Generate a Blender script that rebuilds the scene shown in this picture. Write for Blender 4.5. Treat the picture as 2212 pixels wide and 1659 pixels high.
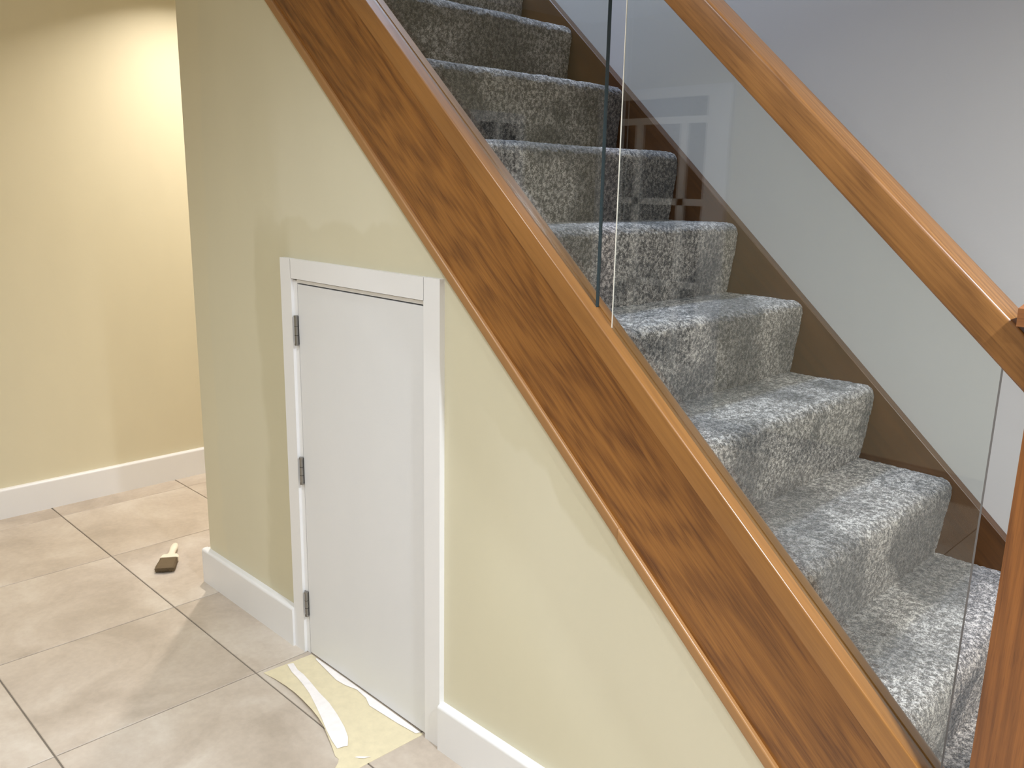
import bpy, bmesh, math, random
import numpy as np
from mathutils import Vector, Matrix
for o in list(bpy.data.objects): bpy.data.objects.remove(o, do_unlink=True)
S = bpy.context.scene
C = S.collection
random.seed(4)
# ------------------------------------------------------------------ camera
PAN, TILT, ROLL, FPX = 0.7808, -0.2287, 0.0204, 1850.41
CAM = Vector((2.6953, -1.2410, 1.3833))
fw = Vector((-math.sin(PAN)*math.cos(TILT), math.cos(PAN)*math.cos(TILT), math.sin(TILT)))
rt = Vector((math.cos(PAN), math.sin(PAN), 0)); up = rt.cross(fw)
r2 = rt*math.cos(ROLL)+up*math.sin(ROLL); u2 = -rt*math.sin(ROLL)+up*math.cos(ROLL)
cd = bpy.data.cameras.new('camera'); cam = bpy.data.objects.new('camera', cd); C.objects.link(cam)
M = Matrix((r2, u2, -fw)).transposed().to_4x4(); M.translation = CAM
cam.matrix_world = M
cd.sensor_width = 36; cd.lens = FPX/2212*36; cd.clip_start = .02
S.camera = cam
# ------------------------------------------------------------------ world, exposure, lights
W = bpy.data.worlds.new('world'); S.world = W; W.use_nodes = True
W.node_tree.nodes['Background'].inputs[0].default_value = (.55, .65, .9, 1)
W.node_tree.nodes['Background'].inputs[1].default_value = .02
S.view_settings.view_transform = 'Standard'; S.view_settings.look = 'None'
S.view_settings.gamma = 1; S.view_settings.use_curve_mapping = False
S.view_settings.exposure = 0.31
H = 2.40                                   # ceiling height
ROOM_LAMPS = [(1.5, -1.05, 12.5), (3.3, -1.45, 10.0), (0.1, -2.35, 14.0), (2.4, -2.45, 14.0), (3.30, -.32, 57.0)]
HALL_LAMPS = [(-.60, .56, 12.5), (-.60, 2.2, 8.0)]
ROOM_COL = (.82, .90, 1); HALL_COL = (1, .94, .88)
def lamp(x, y, z, w, col, spread, size=.07):
    l = bpy.data.lights.new('lamp_light', 'AREA'); l.shape = 'DISK'; l.size = size; l.energy = w
    l.color = col; l.spread = math.radians(spread)
    o = bpy.data.objects.new('lamp_light', l); o.location = (x, y, z); C.objects.link(o); return o
for x, y, w in ROOM_LAMPS: lamp(x, y, H-.012, w, ROOM_COL, 150, .12)
for x, y, w in HALL_LAMPS: lamp(x, y, H-.012, w, HALL_COL, 122, .06)
lamp(.2, .5, 4.5, 105.0, (.50, .66, 1), 170, .5)      # upstairs landing, cool light

# ------------------------------------------------------------------ materials
def srgb(r, g, b):
    f = lambda c: (c/255/12.92) if c/255 <= .04045 else ((c/255+.055)/1.055)**2.4
    return (f(r), f(g), f(b), 1)
class NT:
    def __init__(s, name):
        s.m = bpy.data.materials.new(name); s.m.use_nodes = True; s.t = s.m.node_tree
        s.b = s.t.nodes['Principled BSDF']
    def n(s, typ, **k):
        nd = s.t.nodes.new(typ)
        for a, v in k.items():
            if a.startswith('i_'): nd.inputs[int(a[2:])].default_value = v
            else: setattr(nd, a, v)
        return nd
    def l(s, a, b): s.t.links.new(a, b)
    def math(s, op, a, b=None, c=None, clamp=False):
        nd = s.n('ShaderNodeMath', operation=op, use_clamp=clamp)
        for i, v in enumerate((a, b, c)):
            if v is None: continue
            if hasattr(v, 'links'): s.l(v, nd.inputs[i])
            else: nd.inputs[i].default_value = v
        return nd.outputs[0]
    def coord(s, scale=(1, 1, 1), kind='Object'):
        c = s.n('ShaderNodeTexCoord'); mp = s.n('ShaderNodeMapping'); mp.inputs[3].default_value = scale
        s.l(c.outputs[kind], mp.inputs[0]); return mp.outputs[0]
    def noise(s, vec, scale, detail=3, rough=.5, dist=0, out=0):
        nd = s.n('ShaderNodeTexNoise'); nd.inputs['Scale'].default_value = scale; nd.inputs['Detail'].default_value = detail
        nd.inputs['Roughness'].default_value = rough; nd.inputs['Distortion'].default_value = dist
        if vec: s.l(vec, nd.inputs['Vector'])
        return nd.outputs[out]
    def ramp(s, v, stops):
        nd = s.n('ShaderNodeValToRGB'); e = nd.color_ramp.elements
        while len(e) < len(stops): e.new(.5)
        for k, (p, c) in enumerate(stops): e[k].position = p; e[k].color = c if len(c) == 4 else (*c, 1)
        s.l(v, nd.inputs[0]); return nd.outputs[0]
    def mix(s, f, a, b, mode='MIX'):
        nd = s.n('ShaderNodeMix', data_type='RGBA', blend_type=mode)
        for i, v in ((0, f), (6, a), (7, b)):
            if hasattr(v, 'links'): s.l(v, nd.inputs[i])
            else: nd.inputs[i].default_value = v
        return nd.outputs[2]
    def bump(s, h, strength=.2, dist=.01):
        nd = s.n('ShaderNodeBump'); nd.inputs['Strength'].default_value = strength; nd.inputs['Distance'].default_value = dist
        s.l(h, nd.inputs['Height']); s.l(nd.outputs[0], s.b.inputs['Normal'])
    def base(s, c, rough=.5):
        if hasattr(c, 'links'): s.l(c, s.b.inputs['Base Color'])
        else: s.b.inputs['Base Color'].default_value = c
        s.b.inputs['Roughness'].default_value = rough
        return s.m
G = lambda v: (v, v, v, 1)
def paint(name, col, rough=.6, var=.05, bump=.06, patches=None):
    t = NT(name); v = t.coord()
    n1 = t.noise(t.coord((1, 1, .45)), 2.2, 4, .55)
    f = t.ramp(n1, [(.3, G(1-var)), (.7, G(1+var*.3))])
    c = t.mix(1, col, f, 'MULTIPLY')
    if patches: c = patches(t, c)
    t.bump(t.noise(v, 260, 3, .6), bump, .002)
    return t.base(c, rough)
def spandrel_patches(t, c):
    # brushed touch-up coats and one painted patch of light: each has an outline of its own on the wall
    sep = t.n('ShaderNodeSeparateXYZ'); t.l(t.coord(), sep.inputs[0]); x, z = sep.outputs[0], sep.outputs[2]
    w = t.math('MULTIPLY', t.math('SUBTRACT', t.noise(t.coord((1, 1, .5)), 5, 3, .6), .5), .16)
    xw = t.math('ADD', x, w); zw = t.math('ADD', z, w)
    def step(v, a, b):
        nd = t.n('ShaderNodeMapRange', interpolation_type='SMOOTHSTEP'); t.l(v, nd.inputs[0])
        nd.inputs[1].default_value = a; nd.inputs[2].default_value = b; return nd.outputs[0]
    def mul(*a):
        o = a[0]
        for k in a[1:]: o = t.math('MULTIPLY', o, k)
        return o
    # patch of light painted into the colour low on the right, wavy upper edge
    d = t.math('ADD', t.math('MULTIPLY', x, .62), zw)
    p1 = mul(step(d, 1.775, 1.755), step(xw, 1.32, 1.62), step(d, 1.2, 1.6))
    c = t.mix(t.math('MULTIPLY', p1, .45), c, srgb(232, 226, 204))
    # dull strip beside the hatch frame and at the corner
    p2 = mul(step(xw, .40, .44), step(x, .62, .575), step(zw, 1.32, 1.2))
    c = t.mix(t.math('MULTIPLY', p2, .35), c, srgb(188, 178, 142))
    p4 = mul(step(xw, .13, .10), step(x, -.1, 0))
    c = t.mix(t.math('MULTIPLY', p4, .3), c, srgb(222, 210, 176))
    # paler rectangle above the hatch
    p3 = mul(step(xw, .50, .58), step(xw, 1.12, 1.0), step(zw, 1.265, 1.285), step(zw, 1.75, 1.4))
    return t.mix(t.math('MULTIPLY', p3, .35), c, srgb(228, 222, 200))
M_wall = paint('cream_wall_paint', srgb(220, 210, 180), .55, .05)
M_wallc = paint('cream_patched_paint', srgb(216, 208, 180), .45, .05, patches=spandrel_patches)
M_wallw = paint('white_wall_paint', srgb(186, 180, 172), .6, .03)
M_ceil = paint('ceiling_paint', srgb(235, 233, 228), .7, .02)
M_white = paint('white_gloss_paint', srgb(236, 234, 232), .38, .025, .03)
M_door = paint('white_door_paint', srgb(227, 226, 225), .42, .04, .08)

def oak(name, light, dark, d0=.03, k=.055, freq=430, rough=.34, seed=0, offz=0., contrast=1., coat=.25):
    t = NT(name); co = t.n('ShaderNodeTexCoord'); mp = t.n('ShaderNodeMapping')
    mp.inputs[1].default_value = (seed*1.7, seed*.31, offz); t.l(co.outputs['Object'], mp.inputs[0]); v = mp.outputs[0]
    st = t.n('ShaderNodeMapping'); st.inputs[3].default_value = (1.1, 6, 6); t.l(v, st.inputs[0])
    wob = t.math('MULTIPLY', t.math('SUBTRACT', t.noise(st.outputs[0], 1.6, 3, .5), .5), .045)
    st2 = t.n('ShaderNodeMapping'); st2.inputs[3].default_value = (2.6, 40, 40); t.l(v, st2.inputs[0])
    wob2 = t.math('MULTIPLY', t.math('SUBTRACT', t.noise(st2.outputs[0], 1.5, 3, .6), .5), .016)
    sep = t.n('ShaderNodeSeparateXYZ'); t.l(v, sep.inputs[0])
    dd = t.math('ADD', t.math('MULTIPLY', sep.outputs[0], k), t.math('ADD', wob, d0))
    dd = t.math('ADD', dd, sep.outputs[1])
    rr = t.math('SQRT', t.math('ADD', t.math('MULTIPLY', dd, dd), t.math('MULTIPLY', sep.outputs[2], sep.outputs[2])))
    ph = t.math('MULTIPLY', t.math('ADD', rr, wob2), freq)
    ring = t.math('MULTIPLY_ADD', t.math('SINE', ph), .5, .5)
    ring = t.math('POWER', ring, 1.6)
    st3 = t.n('ShaderNodeMapping'); st3.inputs[3].default_value = (3.2, 210, 210); t.l(v, st3.inputs[0])
    fib = t.noise(st3.outputs[0], 1, 5, .72)
    st5 = t.n('ShaderNodeMapping'); st5.inputs[3].default_value = (26, 620, 620); t.l(v, st5.inputs[0])
    pore = t.ramp(t.noise(st5.outputs[0], 1, 2, .6), [(.56, G(0)), (.70, G(1))])
    st4 = t.n('ShaderNodeMapping'); st4.inputs[3].default_value = (1.4, 14, 14); t.l(v, st4.inputs[0])
    broad = t.noise(st4.outputs[0], 1.3, 2, .5)
    a = t.math('MULTIPLY', ring, .29*contrast)
    b = t.math('MULTIPLY', t.math('SUBTRACT', fib, .5), 1.5*contrast)
    st6 = t.n('ShaderNodeMapping'); st6.inputs[3].default_value = (1.5, 55, 55); t.l(v, st6.inputs[0])
    c = t.math('ADD', t.math('MULTIPLY', t.math('SUBTRACT', broad, .5), .5), t.math('MULTIPLY', t.math('SUBTRACT', t.noise(st6.outputs[0], 1, 3, .6, .3), .5), .75*contrast))
    pz = t.math('MULTIPLY', pore, .22*contrast)
    f = t.math('ADD', t.math('ADD', a, t.math('ADD', b, pz)), t.math('ADD', c, .24), clamp=True)
    col = t.mix(f, light, dark)
    t.bump(fib, .03, .0006)
    m = t.base(col, rough)
    t.b.inputs['Coat Weight'].default_value = coat; t.b.inputs['Coat Roughness'].default_value = .28
    return m
M_string = oak('oak_string_board', srgb(150, 98, 42), srgb(88, 48, 13), .0, .055, 640, seed=1, offz=-1.87, contrast=1.15, coat=.12)
M_bead = oak('oak_edge_bead', srgb(162, 118, 72), srgb(138, 96, 54), .3, .02, 300, seed=2, contrast=.4, coat=.0)
M_rail = oak('oak_base_rail', srgb(154, 104, 48), srgb(108, 68, 27), .05, .05, 260, seed=3, offz=-1.99, contrast=.7, coat=.5)
M_hand = oak('oak_handrail', srgb(148, 101, 52), srgb(90, 54, 22), .02, .06, 520, seed=5, offz=-2.50, rough=.36, coat=.1)
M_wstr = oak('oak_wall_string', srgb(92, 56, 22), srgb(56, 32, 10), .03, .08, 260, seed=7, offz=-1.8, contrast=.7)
M_newel = oak('oak_newel', srgb(144, 88, 38), srgb(80, 42, 14), .022, .05, 330, seed=9)
M_cap = oak('oak_newel_cap', srgb(150, 96, 54), srgb(92, 50, 22), .1, .03, 200, seed=11)

def carpet_mat():
    t = NT('grey_carpet_pile'); v = t.coord()
    fine = t.noise(v, 330, 3, .7)
    mid = t.noise(v, 95, 3, .65)
    pat = t.noise(t.coord((1, .75, 1)), 4.6, 3, .5, .6)
    base = t.ramp(t.math('MULTIPLY_ADD', mid, .5, t.math('MULTIPLY', fine, .5)),
                  [(.42, srgb(64, 58, 51)), (.5, srgb(120, 110, 100)), (.58, srgb(194, 182, 168))])
    p = t.ramp(pat, [(.43, G(.55)), (.49, G(.78)), (.555, G(1.28))])
    c = t.mix(1, base, p, 'MULTIPLY')
    t.bump(fine, .9, .004)
    m = t.base(c, .95)
    t.b.inputs['Sheen Weight'].default_value = .25; t.b.inputs['Sheen Roughness'].default_value = .5
    t.b.inputs['Specular IOR Level'].default_value = .1
    return m
M_carpet = carpet_mat()
def tile_mat():
    t = NT('porcelain_tile'); info = t.n('ShaderNodeObjectInfo')
    co = t.n('ShaderNodeTexCoord'); add = t.n('ShaderNodeVectorMath', operation='MULTIPLY_ADD')
    cb = t.n('ShaderNodeCombineXYZ'); 
    for i in range(3): t.l(t.math('MULTIPLY', info.outputs['Random'], (7.3, 3.1, 9.7)[i]), cb.inputs[i])
    t.l(co.outputs['Object'], add.inputs[0]); add.inputs[1].default_value = (1, 1, 1); t.l(cb.outputs[0], add.inputs[2])
    cl = t.noise(add.outputs[0], 3.2, 5, .6, .5)
    c = t.ramp(cl, [(.34, srgb(176, 161, 144)), (.52, srgb(194, 179, 162)), (.68, srgb(208, 195, 179))])
    f = t.noise(add.outputs[0], 60, 3, .6)
    c = t.mix(.10, c, t.ramp(f, [(.35, G(.4)), (.65, G(.8))]), 'OVERLAY')
    r = t.math('MULTIPLY_ADD', t.noise(add.outputs[0], 7, 3, .5), .18, .34)
    t.l(r, t.b.inputs['Roughness'])
    m = t.base(c, .42); t.l(r, t.b.inputs['Roughness']); return m
M_tile = tile_mat()
def plain(name, col, rough=.6, metal=0, bump=None):
    t = NT(name); v = t.coord()
    c = t.mix(1, col, t.ramp(t.noise(v, 40, 3, .6), [(.3, G(.93)), (.7, G(1.03))]), 'MULTIPLY')
    m = t.base(c, rough); t.b.inputs['Metallic'].default_value = metal
    return m
M_grout = plain('grout', srgb(128, 118, 104), .9)
M_steel = plain('brushed_steel', srgb(150, 148, 145), .32, 1)
M_dark = plain('dark_gap', srgb(30, 26, 22), .8)
M_card = plain('cream_card', srgb(228, 214, 178), .42)
M_smear = plain('white_paint_smear', srgb(250, 243, 238), .25)
M_brushpaint = plain('dried_cream_paint', srgb(240, 226, 200), .45)
M_bristle = plain('brown_bristles', srgb(104, 86, 60), .8)
M_tread = plain('pine_board', srgb(190, 150, 100), .7)
M_pane = plain('dark_window_glass', srgb(26, 30, 42), .08)
def glass_mat():
    t = NT('clear_glass'); nt = t.t
    geo = t.n('ShaderNodeNewGeometry'); dot = t.n('ShaderNodeVectorMath', operation='DOT_PRODUCT')
    t.l(geo.outputs['Normal'], dot.inputs[0]); t.l(geo.outputs['Incoming'], dot.inputs[1])
    cs = t.math('ABSOLUTE', dot.outputs['Value'])
    k = t.math('POWER', t.math('SUBTRACT', 1, cs), 5)
    F = t.math('MULTIPLY_ADD', k, .952, .048, clamp=True)
    tr = t.n('ShaderNodeBsdfTransparent'); tr.inputs[0].default_value = (.935, .957, .95, 1)
    gl = t.n('ShaderNodeBsdfGlossy'); gl.inputs['Roughness'].default_value = 0.0; gl.inputs[0].default_value = (1, 1, 1, 1)
    mx = t.n('ShaderNodeMixShader'); t.l(F, mx.inputs[0]); t.l(tr.outputs[0], mx.inputs[1]); t.l(gl.outputs[0], mx.inputs[2])
    t.l(mx.outputs[0], nt.nodes['Material Output'].inputs[0]); nt.nodes.remove(t.b); return t.m
M_glass = glass_mat()
M_gedge = plain('green_glass_edge', srgb(24, 44, 48), .12)
M_gedge2 = plain('grey_glass_edge', srgb(128, 126, 122), .3)
M_garris_glint = plain('painted_arris_glint', srgb(238, 232, 218), .3)  # pale colour stands for the light caught on the arris
def emit(name, col, s):
    t = NT(name); e = t.n('ShaderNodeEmission'); e.inputs[0].default_value = (*col, 1); e.inputs[1].default_value = s
    t.l(e.outputs[0], t.t.nodes['Material Output'].inputs[0]); return t.m
M_led = emit('lamp_lens', ROOM_COL, 4.0)

# ------------------------------------------------------------------ helpers
def tag(o, label=None, cat=None, group=None, kind=None):
    if label: o['label'] = label
    if cat: o['category'] = cat
    if group: o['group'] = group
    if kind: o['kind'] = kind
    return o
WM = {}
def link(name, me, mat=None, parent=None, mw=None):
    if mat is not None and not me.materials: me.materials.append(mat)
    o = bpy.data.objects.new(name, me); C.objects.link(o)
    if mw is not None: o.matrix_world = mw
    WM[o.name] = mw.copy() if mw is not None else Matrix()
    if parent:                                      # shapes are given in world space; keep them there
        o.parent = parent; o.matrix_parent_inverse = WM[parent.name].inverted()
        o.matrix_basis = WM[o.name]
    return o
def empty(name, loc):
    o = bpy.data.objects.new(name, None); o.location = loc; o.empty_display_size = .1; C.objects.link(o)
    WM[o.name] = Matrix.Translation(loc)
    return o
def bm_obj(name, bm, mat, parent=None, mw=None, bevel=0, seg=2, smooth=False, mats=None):
    if bevel:
        bmesh.ops.bevel(bm, geom=[e for e in bm.edges if e.calc_face_angle(0) > .6], offset=bevel, segments=seg, affect='EDGES', profile=.5)
    bmesh.ops.recalc_face_normals(bm, faces=bm.faces)
    me = bpy.data.meshes.new(name); bm.to_mesh(me); bm.free()
    if smooth:
        for p in me.polygons: p.use_smooth = True
    if mats:
        for m in mats: me.materials.append(m)
    return link(name, me, mat, parent, mw)
def abox(bm, x0, x1, y0, y1, z0, z1):
    v = [bm.verts.new((x, y, z)) for x in (x0, x1) for y in (y0, y1) for z in (z0, z1)]
    for f in ((0, 1, 3, 2), (4, 6, 7, 5), (0, 4, 5, 1), (2, 3, 7, 6), (0, 2, 6, 4), (1, 5, 7, 3)):
        bm.faces.new([v[i] for i in f])
    return v
def box(name, x0, x1, y0, y1, z0, z1, mat, parent=None, bevel=0, seg=2):
    bm = bmesh.new(); abox(bm, x0, x1, y0, y1, z0, z1)
    return bm_obj(name, bm, mat, parent, None, bevel, seg)
def prism_xz(name, pts, y0, y1, mat, parent=None, bevel=0):
    bm = bmesh.new()
    a = [bm.verts.new((x, y0, z)) for x, z in pts]; b = [bm.verts.new((x, y1, z)) for x, z in pts]
    bm.faces.new(a); bm.faces.new(b[::-1])
    for i in range(len(pts)): bm.faces.new((a[i], a[i-1], b[i-1], b[i]))
    return bm_obj(name, bm, mat, parent, None, bevel)
# sloped members are modelled along their own length (local x runs downhill) and then turned
GO, RISE = .2202, .2
TH = math.atan2(RISE, GO); CT, ST, TT = math.cos(TH), math.sin(TH), math.tan(TH)
ROT = Matrix.Rotation(TH, 4, 'Y')
def sloped(name, prof, X0, X1, mat, parent=None, smooth=False, nseg=1):
    """prof: list of (y, c) - c is the height of the sloped line at x = 0; ends cut plumb at X0 and X1"""
    bm = bmesh.new(); rings = []
    for k in range(nseg+1):
        X = X0+(X1-X0)*k/nseg
        rings.append([bm.verts.new((X/CT-(c*CT)*TT, y, c*CT)) for y, c in prof])
    bm.faces.new(rings[0]); bm.faces.new(rings[-1][::-1])
    for k in range(nseg):
        a, b = rings[k], rings[k+1]
        for i in range(len(prof)): bm.faces.new((a[i], a[i-1], b[i-1], b[i]))
    o = bm_obj(name, bm, mat, parent, ROT.copy(), 0)
    if smooth:
        for p in o.data.polygons: p.use_smooth = True
        o.data.set_sharp_from_angle(angle=math.radians(50))
    return o
def rounded(y0, y1, c0, c1, r, corners=(1, 1, 1, 1), n=5):
    """rectangle profile in (y, c) with rounded corners, c stretched for the slope; order: front-low, front-high, back-high, back-low"""
    k = 1/CT; P = []
    for i, (cy, cc, a0) in enumerate(((y0+r, c0+r*k, 180), (y0+r, c1-r*k, 90), (y1-r, c1-r*k, 0), (y1-r, c0+r*k, -90))):
        if corners[i]:
            rng = [270-90*j/n for j in range(n+1)] if i == 0 else [a0+90-90*j/n for j in range(n+1)]
            for a in rng: P.append((cy+r*math.cos(math.radians(a)), cc+r*k*math.sin(math.radians(a))))
        else:
            P.append(((y0, c0), (y0, c1), (y1, c1), (y1, c0))[i])
    return P

# ------------------------------------------------------------------ the setting
XL, XR, YF, YB, YS = -1.1272, 5.0, -3.3, 3.4, 1.0228
BT, BH = .0216, .125
fl = box('floor', XL-.1, XR+.1, YF-.1, YB+.1, -.06, -.004, M_grout); tag(fl, kind='structure', label='beige tiled floor')
# tiles: grid read off the photo, cut where they meet walls
T = .5377; AX, BY = -.985, .3602; GAP = .0042
def tile(x0, x1, y0, y1):
    bm = bmesh.new(); g = GAP/2; b = .0015
    x0 += g; x1 -= g; y0 += g; y1 -= g
    cx, cy = (x0+x1)/2, (y0+y1)/2; hx, hy = (x1-x0)/2, (y1-y0)/2
    lo = [bm.verts.new(p) for p in ((-hx, -hy, -.004), (hx, -hy, -.004), (hx, hy, -.004), (-hx, hy, -.004))]
    md = [bm.verts.new((v.co.x, v.co.y, -b)) for v in lo]
    tp = [bm.verts.new((v.co.x-math.copysign(b, v.co.x), v.co.y-math.copysign(b, v.co.y), 0)) for v in lo]
    bm.faces.new(tp)
    for a, c in ((lo, md), (md, tp)):
        for i in range(4): bm.faces.new((a[i-1], a[i], c[i], c[i-1]))
    bmesh.ops.recalc_face_normals(bm, faces=bm.faces)
    me = bpy.data.meshes.new('tile'); bm.to_mesh(me); bm.free(); me.materials.append(M_tile)
    o = bpy.data.objects.new('tile', me); C.objects.link(o)
    o.parent = fl; o.location = (cx, cy, 0)
for i in range(-1, 12):
    for j in range(-6, 8):
        x0, x1 = AX+i*T, AX+(i+1)*T; y0, y1 = BY+j*T, BY+(j+1)*T
        x0 = max(x0, XL); x1 = min(x1, XR); y0 = max(y0, YF); y1 = min(y1, YB)
        if x1-x0 < .02 or y1-y0 < .02: continue
        rects = [(x0, x1, y0, y1)]
        out = []
        for a, b, c, d in rects:                       # remove the enclosed space under the stairs and what lies behind it
            if b <= 0 or d <= 0: out.append((a, b, c, d)); continue
            if a < 0: out.append((a, b, c, d)); continue
            if c < 0: out.append((a, b, c, 0.0+GAP))
        for r in out:
            if r[1]-r[0] > .02 and r[3]-r[2] > .02: tile(*r)
def wall(name, *a, mat=M_wall, label=None):
    return tag(box(name, *a, mat), label, kind='structure')
wall('wall_left', XL-.1, XL, YF, YB, 0, H+.3, label='cream hallway wall lit by a warm ceiling lamp')
wall('wall_back', XL, 0, YB, YB+.1, 0, H+.3)
wall('wall_right', XR, XR+.1, YF, YS, 0, 5.1, mat=M_wallw)
wall('wall_front', XL, XR, YF-.1, YF, 0, H+.3, mat=M_wall)
wall('wall_stairside', 0, XR, YS+.0, YS+.1, 0, 5.1, mat=M_wallw, label='off-white plastered wall beside the stairs')
wall('wall_hallside', 0, .09, .12, YS, 0, 2.08)
wall('wall_hallside', 0, .09, YS+.1, YB, 0, H-.002)
# wall below the stairs with the hatch opening
OX0, OX1, OZ = .6256, 1.2040, 1.121
CW = 2.380
top = lambda x, c=CW: c-TT*x
bm = bmesh.new()
def slab(bm, pts, y0=0, y1=.12):
    a = [bm.verts.new((x, y0, z)) for x, z in pts]; b = [bm.verts.new((x, y1, z)) for x, z in pts]
    bm.faces.new(a); bm.faces.new(b[::-1])
    for i in range(len(pts)): bm.faces.new((a[i], a[i-1], b[i-1], b[i]))
slab(bm, [(0, 0), (OX0, 0), (OX0, top(OX0)), (0, top(0))])
slab(bm, [(OX0, OZ), (OX1, OZ), (OX1, top(OX1)), (OX0, top(OX0))])
XE = CW/TT
slab(bm, [(OX1, 0), (2.42, 0), (2.42, max(.0, top(2.42))), (OX1, top(OX1))])
bmesh.ops.remove_doubles(bm, verts=bm.verts, dist=1e-5)
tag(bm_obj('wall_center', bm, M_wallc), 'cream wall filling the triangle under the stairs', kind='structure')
# ceilings
bm = bmesh.new()
abox(bm, XL, XR, YF, -.075, H, H+.28); abox(bm, XL, 0, -.075, YB, H, H+.28); abox(bm, 2.75, XR, -.075, YS, H, H+.28)
tag(bm_obj('ceiling', bm, M_ceil), 'white ceiling', kind='structure')
wall('wall_upstairs', -1.12, XR, -.175, -.075, H+.28, 5.1, mat=M_wallw)
wall('wall_upstairs', -1.22, -1.12, -.175, YS+.1, H+.28, 5.1, mat=M_wallw)
wall('wall_upstairs', -1.12, 0, YS, YS+.1, H+.28, 5.1, mat=M_wallw)
tag(box('ceiling_upper', -1.22, XR+.1, -.175, YS+.1, 5.1, 5.2, M_ceil), kind='structure')
# skirting
def skirting(name, x0, x1, y0, y1, side):
    """rounded top front edge; side: the axis direction it faces"""
    r = .009; n = 5
    prof = [(0, 0), (0, BH), (BT-r, BH)]+[(BT-r+r*math.sin(a), BH-r+r*math.cos(a)) for a in [math.pi/2*k/n for k in range(1, n+1)]]+[(BT, 0)]
    bm = bmesh.new(); rings = []
    if side == '-y': ends = [lambda d, z: (x0, -d, z), lambda d, z: (x1, -d, z)]
    elif side == '+x': ends = [lambda d, z: (x0+d, y0, z), lambda d, z: (x0+d, y1, z)]
    else: ends = [lambda d, z: (x0-d, y0, z), lambda d, z: (x0-d, y1, z)]
    for e in ends: rings.append([bm.verts.new(e(d, z)) for d, z in prof])
    bm.faces.new(rings[0]); bm.faces.new(rings[1][::-1])
    for i in range(len(prof)): bm.faces.new((rings[0][i], rings[0][i-1], rings[1][i-1], rings[1][i]))
    return tag(bm_obj(name, bm, M_white), kind='structure')
AL0, AL1, AR0, AR1, AT, TA = .5724, .6256, 1.1925, 1.2496, 1.1768, .0147
tag(skirting('baseboard_left', XL, 0, YF, YB, '+x'), 'white skirting board along the hallway wall')
tag(skirting('baseboard_center', -BT, AL0, 0, 0, '-y'), 'short white skirting board left of the hatch')
tag(skirting('baseboard_center', AR1, 2.45, 0, 0, '-y'), 'white skirting board right of the hatch')
skirting('baseboard_hallside', 0, 0, 0, YB, '-x')
# ------------------------------------------------------------------ hatch door
dr = empty('door_1', (.91, 0, 0)); tag(dr, 'small white cupboard door set in the wall under the stairs', kind='structure')
bm = bmesh.new()
abox(bm, AL0, AL1, -TA, 0, 0.0, AT)
bm_obj('door_frame', bm, M_white, dr, bevel=.003)
bm = bmesh.new(); abox(bm, AR0, AR1, -TA, 0, 0.0, AT); bm_obj('door_frame', bm, M_white, dr, bevel=.003)
bm = bmesh.new(); abox(bm, AL1-.001, AR0+.001, -TA, 0, AT-.053, AT-.0005); bm_obj('door_frame', bm, M_white, dr, bevel=.003)
# lining strips set back behind the architrave
bm = bmesh.new()
abox(bm, .6200, .6435, -.0062, .11, 0, 1.118); abox(bm, 1.1875, 1.204, -.003, .11, 0, 1.118); abox(bm, .6435, 1.1875, -.0062, .11, 1.1128, 1.121)
bm_obj('door_lining', bm, M_white, dr)
leaf = box('door_leaf', .6462, 1.1868, -.0065, .030, .0055, 1.1090, M_door, dr, bevel=.0015)
box('gap_shade_backing', .63, 1.20, .034, .05, 0, 1.12, M_dark, dr)  # dark sheet behind the leaf, its colour stands for shade in the gaps
for z0, z1 in ((.943, 1.021), (.539, .615), (.126, .200)):
    bm = bmesh.new()
    abox(bm, .6265, .6445, -.0085, -.0055, z0, z1)
    bmesh.ops.create_cone(bm, cap_ends=True, segments=12, radius1=.0050, radius2=.0050, depth=z1-z0-.004, matrix=Matrix.Translation((.6420, -.0125, (z0+z1)/2)))
    bmesh.ops.create_cone(bm, cap_ends=True, segments=12, radius1=.0062, radius2=.0062, depth=.005, matrix=Matrix.Translation((.6420, -.0125, z1)))
    bmesh.ops.create_cone(bm, cap_ends=True, segments=12, radius1=.0062, radius2=.0062, depth=.005, matrix=Matrix.Translation((.6420, -.0125, z0)))
    h = bm_obj('hinge', bm, M_steel, dr)
    for k in (.33, .66):
        bm = bmesh.new()
        zc = z0+(z1-z0)*k
        bmesh.ops.create_cone(bm, cap_ends=True, segments=12, radius1=.0053, radius2=.0053, depth=.0012, matrix=Matrix.Translation((.6420, -.0125, zc)))
        bm_obj('knuckle_joint', bm, M_dark, h)

# ------------------------------------------------------------------ staircase
X0S, Z0S, NOSE = 2.0328, .488, .019
st = empty('staircase', (2.4, .5, 0)); tag(st, 'straight oak staircase with carpeted treads rising to the left', 'staircase')
YST = -.032
XTOP = 0.012
string = sloped('outer_string', [(YST, 2.3806), (YST, 2.6575), (.0185, 2.6575), (.0185, 2.3806)], XTOP, 2.424, M_string, st, nseg=8)
XJ = 1.79
for a, b in ((XTOP, XJ-.0006), (XJ+.0006, 2.424)):
    dz = 0 if a < 1 else .0
    dy = 0 if a < 1 else -.0012
    sloped('edge_bead', rounded(-.040+dy, -.001, 2.3622, 2.3913, .004, (1, 1, 0, 0)), a, b, M_bead, string, smooth=True)
WS = YS-.0334+.0334
sloped('wall_string', rounded(YS-.0334+.0, YS-.001, 2.10, 2.5465, .0025, (0, 1, 1, 0)), .0, 2.60, M_wstr, st)
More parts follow.
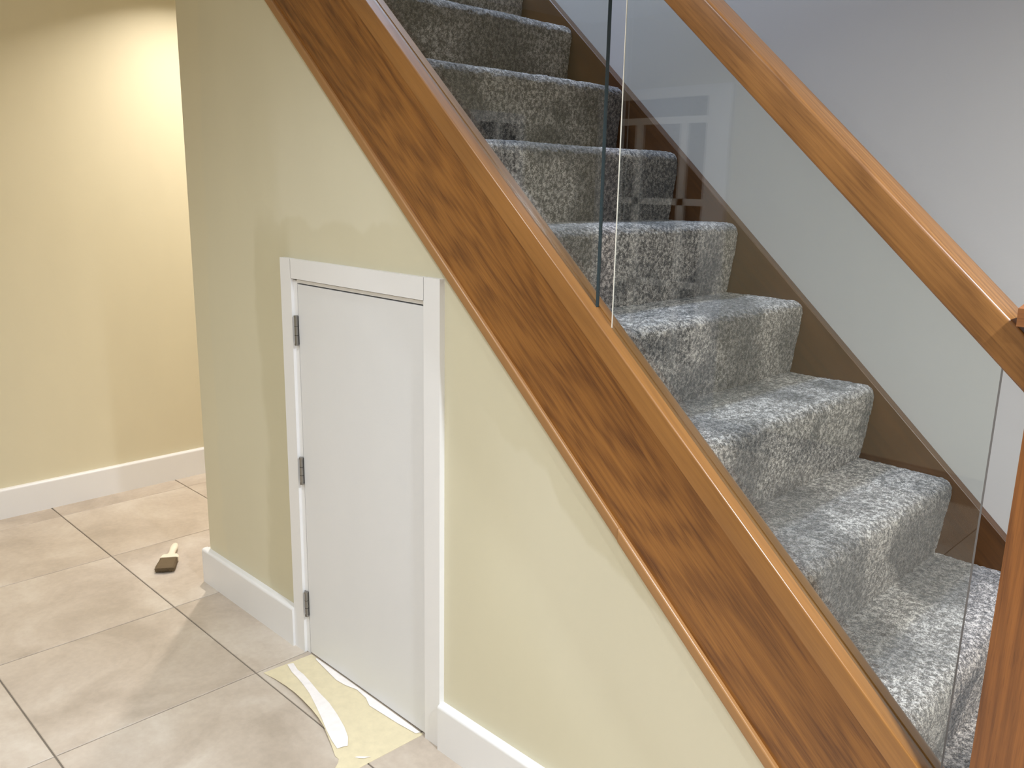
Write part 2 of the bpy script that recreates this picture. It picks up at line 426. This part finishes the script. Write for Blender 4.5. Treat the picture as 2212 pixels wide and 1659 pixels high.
# ------------------------------------------------------------------ carpet, one piece per step (tread + nosing + riser)
cp = empty('stair_carpet', (2.4, .5, 0)); tag(cp, 'mottled grey pile carpet covering every stair tread and riser', 'carpet')
def vnoise(P, s, seed):
    q = P*s; i = np.floor(q).astype(np.int64); f = q-i; f = f*f*(3-2*f)
    def h(a):
        n = (a[:, 0]*374761393+a[:, 1]*668265263+a[:, 2]*2147483647+seed*974711) & 0xffffffff
        n = ((n ^ (n >> 13))*1274126177) & 0xffffffff
        return ((n ^ (n >> 16)) & 0xffff)/65535.
    r = 0
    for dx in (0, 1):
        for dy in (0, 1):
            for dz in (0, 1):
                w = (f[:, 0] if dx else 1-f[:, 0])*(f[:, 1] if dy else 1-f[:, 1])*(f[:, 2] if dz else 1-f[:, 2])
                r = r+w*h(i+np.array([dx, dy, dz]))
    return r
CY0, CY1 = .0325, YS-.0345
def carpet_step(n, fine):
    xf = X0S-(n-1)*GO                       # foot of the riser below the nosing
    z1 = Z0S+n*RISE; z0 = z1-RISE; xb = X0S-n*GO; xn = xf+NOSE; R = .030
    pts = [(xb-.006, z1), (xn-R, z1)]
    for k in range(1, 9):
        a = math.pi/2*k/8; pts.append((xn-R+R*math.sin(a), z1-R+R*math.cos(a)))
    zf = max(z0-.004, .002)
    pts += [(xn-.0005, max(z1-.05, zf+.02)), (xf, zf)]
    pts = np.array(pts); seg = np.linalg.norm(np.diff(pts, axis=0), axis=1); s = np.r_[0, np.cumsum(seg)]
    d = .0036 if fine else .012
    ns, ny = int(s[-1]/d)+1, int((CY1-CY0)/d)+1
    t = np.linspace(0, s[-1], ns); px = np.interp(t, s, pts[:, 0]); pz = np.interp(t, s, pts[:, 1])
    tx, tz = np.gradient(px), np.gradient(pz); L = np.hypot(tx, tz); nx, nz = -tz/L, tx/L
    for _ in range(2):
        nx = np.convolve(np.pad(nx, 2, mode='edge'), np.ones(5)/5, 'valid'); nz = np.convolve(np.pad(nz, 2, mode='edge'), np.ones(5)/5, 'valid')
    nx, nz = -nx, -nz
    if nz[0] < 0: nx, nz = -nx, -nz
    ys = np.linspace(CY0, CY1, ny)
    Xg, Yg = np.meshgrid(px, ys, indexing='ij'); Zg = np.repeat(pz[:, None], ny, 1)
    P = np.stack([Xg.ravel(), Yg.ravel(), Zg.ravel()], 1)
    rng = np.random.default_rng(n+20)
    disp = (vnoise(P, 150, n)-.5)*.0026+(vnoise(P, 40, n+50)-.5)*.0020+(vnoise(P, 9, n+90)-.5)*.004
    if fine: disp = disp+rng.uniform(-.0011, .0011, len(P))
    # edges tuck down slightly against the strings
    edge = np.minimum(Yg.ravel()-CY0, CY1-Yg.ravel()); disp = disp-.004*np.exp(-edge/.006)
    NX = np.repeat(nx[:, None], ny, 1).ravel(); NZ = np.repeat(nz[:, None], ny, 1).ravel()
    P[:, 0] += NX*disp; P[:, 2] += NZ*disp
    # closed under-side so the piece has thickness
    B = P.copy(); B[:, 0] -= NX*.010; B[:, 2] -= NZ*.010
    i, j = np.meshgrid(np.arange(ns-1), np.arange(ny-1), indexing='ij'); a = (i*ny+j).ravel()
    F = np.stack([a, a+1, a+ny+1, a+ny], 1)
    # rim only for the back: keep cheap
    rim = []
    N = len(P)
    loop = [k for k in range(ny)]+[k*ny+ny-1 for k in range(1, ns)]+[(ns-1)*ny+k for k in range(ny-2, -1, -1)]+[k*ny for k in range(ns-2, 0, -1)]
    R_ = np.array(loop); rv = B[R_]; V = np.vstack([P, rv])
    nn = len(R_); q = np.arange(nn); rimf = np.stack([R_, R_[(q+1) % nn], N+(q+1) % nn, N+q], 1)
    F = np.vstack([F, rimf[:, ::-1]])
    me = bpy.data.meshes.new('carpet_step'); me.vertices.add(len(V)); me.vertices.foreach_set('co', V.ravel())
    me.loops.add(F.size); me.loops.foreach_set('vertex_index', F.ravel().astype(np.int32))
    me.polygons.add(len(F)); me.polygons.foreach_set('loop_start', np.arange(0, F.size, 4, dtype=np.int32))
    me.update(calc_edges=True); me.validate()
    me.polygons.foreach_set('use_smooth', np.ones(len(F), bool))
    link('carpet_step', me, M_carpet, cp)
    if n > -2:
        box('tread', xb-.02, xf+.004, CY0, CY1, z1-.034, z1-.013, M_tread, st)
        box('riser', xf-.030, xf-.014, CY0, CY1, z0-.034, z1-.036, M_tread, st)
prism_xz('step_cheek', [(2.43, 0), (X0S+3*GO+.010, 0), (X0S+3*GO+.010, Z0S-.4-.018), (X0S+2*GO+.010, Z0S-.4-.018), (X0S+2*GO+.010, Z0S-.2-.018), (2.43, Z0S-.2-.018)], -.02, .0320, M_rail, st)
for n in range(-2, 10): carpet_step(n, -1 <= n <= 8)

# ------------------------------------------------------------------ balustrade
bl = empty('glass_balustrade', (2.45, -.015, 0)); tag(bl, 'frameless glass balustrade with oak base rail, handrail and newel post on the open stair side', 'balustrade')
CR, CJ, YR, YG = 2.7106, 2.6580, -.0459, -.0186
k = 1/CT
# base rail: front half up to the groove, groove floor, back half that falls away behind
def arc(cy, cc, r, a0, a1, n=4):
    return [(cy+r*math.cos(math.radians(a0+(a1-a0)*j/n)), cc+r*k*math.sin(math.radians(a0+(a1-a0)*j/n))) for j in range(n+1)]
prof = [(YR, CJ)]+arc(YR+.003, CR-.003*k, .003, 180, 90)+[(YG-.0012, CR), (YG-.0012, CR-.0035), (YG+.0108, CR-.0035), (YG+.0108, CR-.001)]+arc(.0095, CR-.009*k-.001, .009, 90, 0)+[(.0185, CJ)]
sloped('base_rail', prof, XTOP, 2.424, M_rail, bl, smooth=True, nseg=8)
HC1, HC2, YH, YH2 = 3.3349, 3.4003, -.0487, .0188
sloped('handrail', rounded(YH, YH2, HC1, HC2, .0045, (1, 1, 1, 1)), .30, 2.424, M_hand, bl, smooth=True, nseg=8)
def pane(xa, xb):
    y0, y1 = YG, YG+.010; c0, c1 = CR-.0034, HC1+.001
    z = lambda x, c: c-TT*x
    e = .0022
    bm = bmesh.new()
    P = [(xa, z(xa, c0)), (xb, z(xb, c0)), (xb, z(xb, c1)), (xa, z(xa, c1))]
    a = [bm.verts.new((x, y0, zz)) for x, zz in P]; b = [bm.verts.new((x, y1, zz)) for x, zz in P]
    f = bm.faces.new(a); g = bm.faces.new(b[::-1])
    fs = [bm.faces.new((a[i], a[i-1], b[i-1], b[i])) for i in range(4)]
    # fs[2]: right edge (between 1 and 2), fs[0]: left edge
    fs[2].material_index = 1 if xb < 2 else 2
    fs[0].material_index = 0
    o = bm_obj('glass_panel', bm, None, bl, mats=[M_glass, M_gedge, M_gedge2])
    return o
g1 = pane(.35, 1.6969); g2 = pane(1.7370, 2.3784)
z = lambda x, c: c-TT*x
# arris down the lower panel's left edge, its lit glint painted as bright colour
prism_xz('arris_glint', [(1.7358, z(1.7358, CR-.0)), (1.7371, z(1.7371, CR-.0)), (1.7371, z(1.7371, HC1)), (1.7358, z(1.7358, HC1))], YG-.0003, YG+.0015, M_garris_glint, g2)
# newel: modelled lying along x so the grain runs up the post, then stood upright
XN, NW = 2.424, .090; YN = YG-.040
UP = Matrix(((0, 1, 0, 0), (0, 0, 1, 0), (1, 0, 0, 0), (0, 0, 0, 1)))   # local x->z, y->x, z->y
def upright(name, z0, z1, x0, x1, y0, y1, mat, parent, bevel):
    bm = bmesh.new(); abox(bm, z0, z1, -(x1-x0)/2, (x1-x0)/2, -(y1-y0)/2, (y1-y0)/2)
    mw = Matrix.Translation(((x0+x1)/2, (y0+y1)/2, 0)) @ UP
    return bm_obj(name, bm, mat, parent, mw, bevel)
nw = upright('newel_post', 0, 1.228, XN, XN+NW, YN, YN+NW, M_newel, bl, .002)
# cap: flared block with a chamfered top
bm = bmesh.new(); cx, cy = XN+NW/2, YN+NW/2
rings = []
for h, zz in ((.0660, 1.228), (.0665, 1.250), (.060, 1.258), (.030, 1.268)):
    rings.append([bm.verts.new((cx+sx*h, cy+sy*h, zz)) for sx, sy in ((-1, -1), (1, -1), (1, 1), (-1, 1))])
bm.faces.new(rings[0][::-1]); bm.faces.new(rings[-1])
for a, b in zip(rings, rings[1:]):
    for i in range(4): bm.faces.new((a[i-1], a[i], b[i], b[i-1]))
bm_obj('newel_cap', bm, M_cap, nw)

# ------------------------------------------------------------------ card sheet with paint smears
sheet = empty('masking_card', (.91, -.1, 0)); tag(sheet, 'cream card sheet with white paint smears on the floor below the small white door', 'card')
lo = [(.6445, -.163), (.66, -.1615), (.70, -.157), (.755, -.1545), (.80, -.155), (.843, -.158), (.90, -.164), (.944, -.171), (.985, -.181), (1.017, -.192), (1.06, -.207), (1.098, -.222), (1.112, -.221), (1.122, -.229), (1.135, -.247), (1.150, -.262), (1.172, -.262)]
bm = bmesh.new(); rows = 7; grid = []
def lift(x, t): return .0012+.0075*max(0, math.sin(math.pi*min(1, max(0, (x-.645)/.47))))*t**2+.0005*math.sin(9*x)
for (x, y) in lo:
    xt = .652+(x-.6445)/(1.172-.6445)*(1.1785-.652)
    grid.append([bm.verts.new((xt+(x-xt)*t, -.0085+(y+.0085)*t, lift(x, t))) for t in [r/(rows-1) for r in range(rows)]])
for a, b in zip(grid, grid[1:]):
    for i in range(rows-1): bm.faces.new((a[i], b[i], b[i+1], a[i+1]))
und = [[bm.verts.new(v.co-Vector((0, 0, .0008))) for v in row] for row in grid]
for a, b in zip(und, und[1:]):
    for i in range(rows-1): bm.faces.new((a[i], a[i+1], b[i+1], b[i]))
def rim(t, u):
    for i in range(len(t)-1): bm.faces.new((t[i], t[i+1], u[i+1], u[i]))
rim(grid[0], und[0]); rim(grid[-1], und[-1]); rim([r[0] for r in grid], [r[0] for r in und]); rim([r[-1] for r in grid], [r[-1] for r in und])
bm_obj('card', bm, M_card, sheet)
def smear(pts):
    bm = bmesh.new(); rowsv = []
    for (xa, ya, xb, yb) in pts:
        row = []
        for t in (0, .25, .5, .75, 1):
            x, y = xa+(xb-xa)*t, ya+(yb-ya)*t
            tt = min(1, max(0, (y+.0085)/(-.165)))
            row.append(bm.verts.new((x, y, lift(x, tt)+.0016+.0006*math.sin(math.pi*t))))
        rowsv.append(row)
    for a, b in zip(rowsv, rowsv[1:]):
        for i in range(4): bm.faces.new((a[i], b[i], b[i+1], a[i+1]))
    for f in bm.faces: f.smooth = True
    bm_obj('paint_smear', bm, M_smear, sheet)
smear([(.655, -.092, .66, -.075), (.70, -.104, .70, -.085), (.735, -.108, .733, -.086), (.78, -.116, .78, -.093), (.83, -.127, .84, -.104), (.89, -.146, .905, -.112), (.95, -.166, .965, -.126), (1.0, -.184, 1.02, -.142), (1.045, -.197, 1.06, -.158), (1.08, -.204, 1.088, -.178)])
smear([(.685, -.016, .685, -.0105), (.76, -.026, .765, -.0105), (.82, -.034, .82, -.0105), (.86, -.030, .86, -.0105), (.90, -.019, .90, -.0105), (.95, -.024, .95, -.0105), (.985, -.038, .98, -.0105), (1.04, -.034, 1.04, -.0105), (1.10, -.030, 1.10, -.0105), (1.165, -.022, 1.170, -.0105)])
smear([(1.135, -.19, 1.14, -.18), (1.145, -.185, 1.152, -.168), (1.155, -.175, 1.162, -.16)])

# ------------------------------------------------------------------ paint brush on the floor
def loc_mat(org, ang): return Matrix.Translation(org) @ Matrix.Rotation(ang, 4, 'Z')
BD = math.atan2(-.125, .185)
br = empty('paint_brush', (-.265, -.035, 0)); tag(br, 'wide flat paint brush with brown bristles and paint-caked handle on the tiles', 'brush')
BM_ = loc_mat((-.265, -.035, 0), BD)
W2 = .031
# ferrule
bm = bmesh.new(); rr = []
for x, w, t in ((-.012, .026, .010), (.0, W2, .011), (.016, W2+.001, .0115), (.019, W2+.001, .011)):
    rr.append([bm.verts.new((x, w*sy, .012+t*sz)) for sy, sz in ((-1, -.7), (-.85, -1), (.85, -1), (1, -.7), (1, .7), (.85, 1), (-.85, 1), (-1, .7))])
bm.faces.new(rr[0][::-1]); bm.faces.new(rr[-1])
for a, b in zip(rr, rr[1:]):
    for i in range(8): bm.faces.new((a[i-1], a[i], b[i], b[i-1]))
bm_obj('ferrule', bm, M_brushpaint, br, BM_.copy())
# handle: beaver-tail
bm = bmesh.new(); rr = []
for x, w, t, zc in ((-.006, .024, .0085, .012), (-.020, .016, .0085, .0125), (-.036, .0125, .0085, .0135), (-.055, .0125, .0088, .0150), (-.075, .0145, .0085, .0165), (-.094, .0135, .0075, .0175), (-.108, .010, .0060, .0180), (-.114, .005, .004, .0182)):
    rr.append([bm.verts.new((x, w*math.cos(a), zc+t*math.sin(a))) for a in [2*math.pi*q/12 for q in range(12)]])
bm.faces.new(rr[0][::-1]); bm.faces.new(rr[-1])
for a, b in zip(rr, rr[1:]):
    for i in range(12): bm.faces.new((a[i-1], a[i], b[i], b[i-1]))
bm_obj('handle', bm, M_brushpaint, br, BM_.copy(), smooth=True)
# bristles: many tapered hairs around a packed core
bm = bmesh.new(); rr = []
for x, w, t in ((.016, W2-.001, .0100), (.050, W2+.001, .0102), (.085, W2+.003, .0095), (.104, W2+.002, .007)):
    rr.append([bm.verts.new((x, w*sy, .0115+t*sz)) for sy, sz in ((-1, -.6), (-.8, -1), (.8, -1), (1, -.6), (1, .6), (.8, 1), (-.8, 1), (-1, .6))])
bm.faces.new(rr[0][::-1]); bm.faces.new(rr[-1])
for a, b in zip(rr, rr[1:]):
    for i in range(8): bm.faces.new((a[i-1], a[i], b[i], b[i-1]))
for _ in range(520):
    y = random.uniform(-1, 1)*(W2-.001); zt = random.choice((-1, 1))*random.uniform(.6, 1)*.0095
    L = random.uniform(.102, .117)-.006*abs(y)/W2; sp = 1+random.uniform(-.02, .16); w = .0006
    z0, z1 = .0115+zt, max(.0012, .0115+zt*random.uniform(.3, .9)); y1 = y*sp+random.uniform(-.003, .003)
    v = [bm.verts.new(p) for p in ((.017, y-w, z0), (.017, y+w, z0), (.017, y, z0+w), (L, y1-w*.4, z1), (L, y1+w*.4, z1), (L, y1, z1+w*.4))]
    for f in ((0, 1, 4, 3), (1, 2, 5, 4), (2, 0, 3, 5)): bm.faces.new([v[i] for i in f])
tag(bm_obj('bristles', bm, M_bristle, br, BM_.copy()), kind='stuff')

# ------------------------------------------------------------------ out of frame: what the glass mirrors
d2 = empty('door_2', (-.51, YF, 0)); tag(d2, 'white glazed door behind the camera', kind='structure')
DX0, DX1, DZ = -1.0, -.03, 1.97
bm = bmesh.new()
abox(bm, DX0, DX0+.09, YF, YF+.04, 0, DZ); abox(bm, DX1-.09, DX1, YF, YF+.04, 0, DZ); abox(bm, DX0+.09, DX1-.09, YF, YF+.04, DZ-.06, DZ)
bm_obj('door_frame', bm, M_white, d2)
bm = bmesh.new()
abox(bm, DX0+.09, DX0+.16, YF, YF+.03, 0, DZ-.06); abox(bm, DX1-.16, DX1-.09, YF, YF+.03, 0, DZ-.06)
abox(bm, DX0+.16, DX1-.16, YF, YF+.03, 0, .3); abox(bm, DX0+.16, DX1-.16, YF, YF+.03, 1.76, 1.80)
abox(bm, -.37, -.32, YF, YF+.03, .3, 1.76); abox(bm, -.70, -.65, YF, YF+.03, .3, 1.76)
for zz in (.78, 1.28): abox(bm, DX0+.16, DX1-.16, YF, YF+.03, zz, zz+.04)
bm_obj('door_leaf', bm, M_white, d2)
box('pane', DX0+.1, DX1-.1, YF+.004, YF+.010, .3, DZ-.06, M_pane, d2)
w1 = empty('window_1', (XL, -2.47, 1.2)); tag(w1, 'dark window in the left wall behind the camera', kind='structure')
for ya, yb in ((-2.63, -2.49), (-2.44, -2.31)):
    for za, zb in ((1.36, 1.57), (1.62, 1.74)):
        box('pane', XL, XL+.012, ya, yb, za, zb, M_pane, w1)
bm = bmesh.new()
for ya, yb in ((-2.69, -2.63), (-2.49, -2.44), (-2.31, -2.25)): abox(bm, XL, XL+.02, ya, yb, 1.30, 1.80)
for ya, yb in ((-2.63, -2.49), (-2.44, -2.31)):
    for za, zb in ((1.30, 1.36), (1.57, 1.62), (1.74, 1.80)): abox(bm, XL, XL+.02, ya, yb, za, zb)
bm_obj('window_frame', bm, M_white, w1)
# ceiling lamps (outside the frame; they light the room)
for i, (x, y, w) in enumerate(ROOM_LAMPS+HALL_LAMPS):
    dl = empty('ceiling_lamp', (x, y, H)); 
    lab = ['recessed ceiling lamp over the cupboard door', 'recessed ceiling lamp beside the newel post', 'recessed ceiling lamp near the glazed door', 'recessed ceiling lamp in the middle of the room', 'recessed ceiling lamp over the foot of the stairs', 'recessed warm ceiling lamp at the hallway entrance', 'recessed warm ceiling lamp deep in the hallway'][i]
    tag(dl, lab, 'lamp', 'recessed ceiling lamps')
    bm = bmesh.new()
    n = 24; ri = [[bm.verts.new((x+r*math.cos(2*math.pi*q/n), y+r*math.sin(2*math.pi*q/n), zz)) for q in range(n)] for r, zz in ((.040, H-.001), (.041, H-.006), (.052, H-.005), (.055, H-.001))]
    for a, b in zip(ri, ri[1:]):
        for q in range(n): bm.faces.new((a[q-1], a[q], b[q], b[q-1]))
    bm_obj('bezel', bm, M_white, dl)
    bm = bmesh.new(); bmesh.ops.create_circle(bm, cap_ends=True, segments=24, radius=.0395, matrix=Matrix.Translation((x, y, H-.003)))
    bm_obj('lens', bm, M_led, dl)
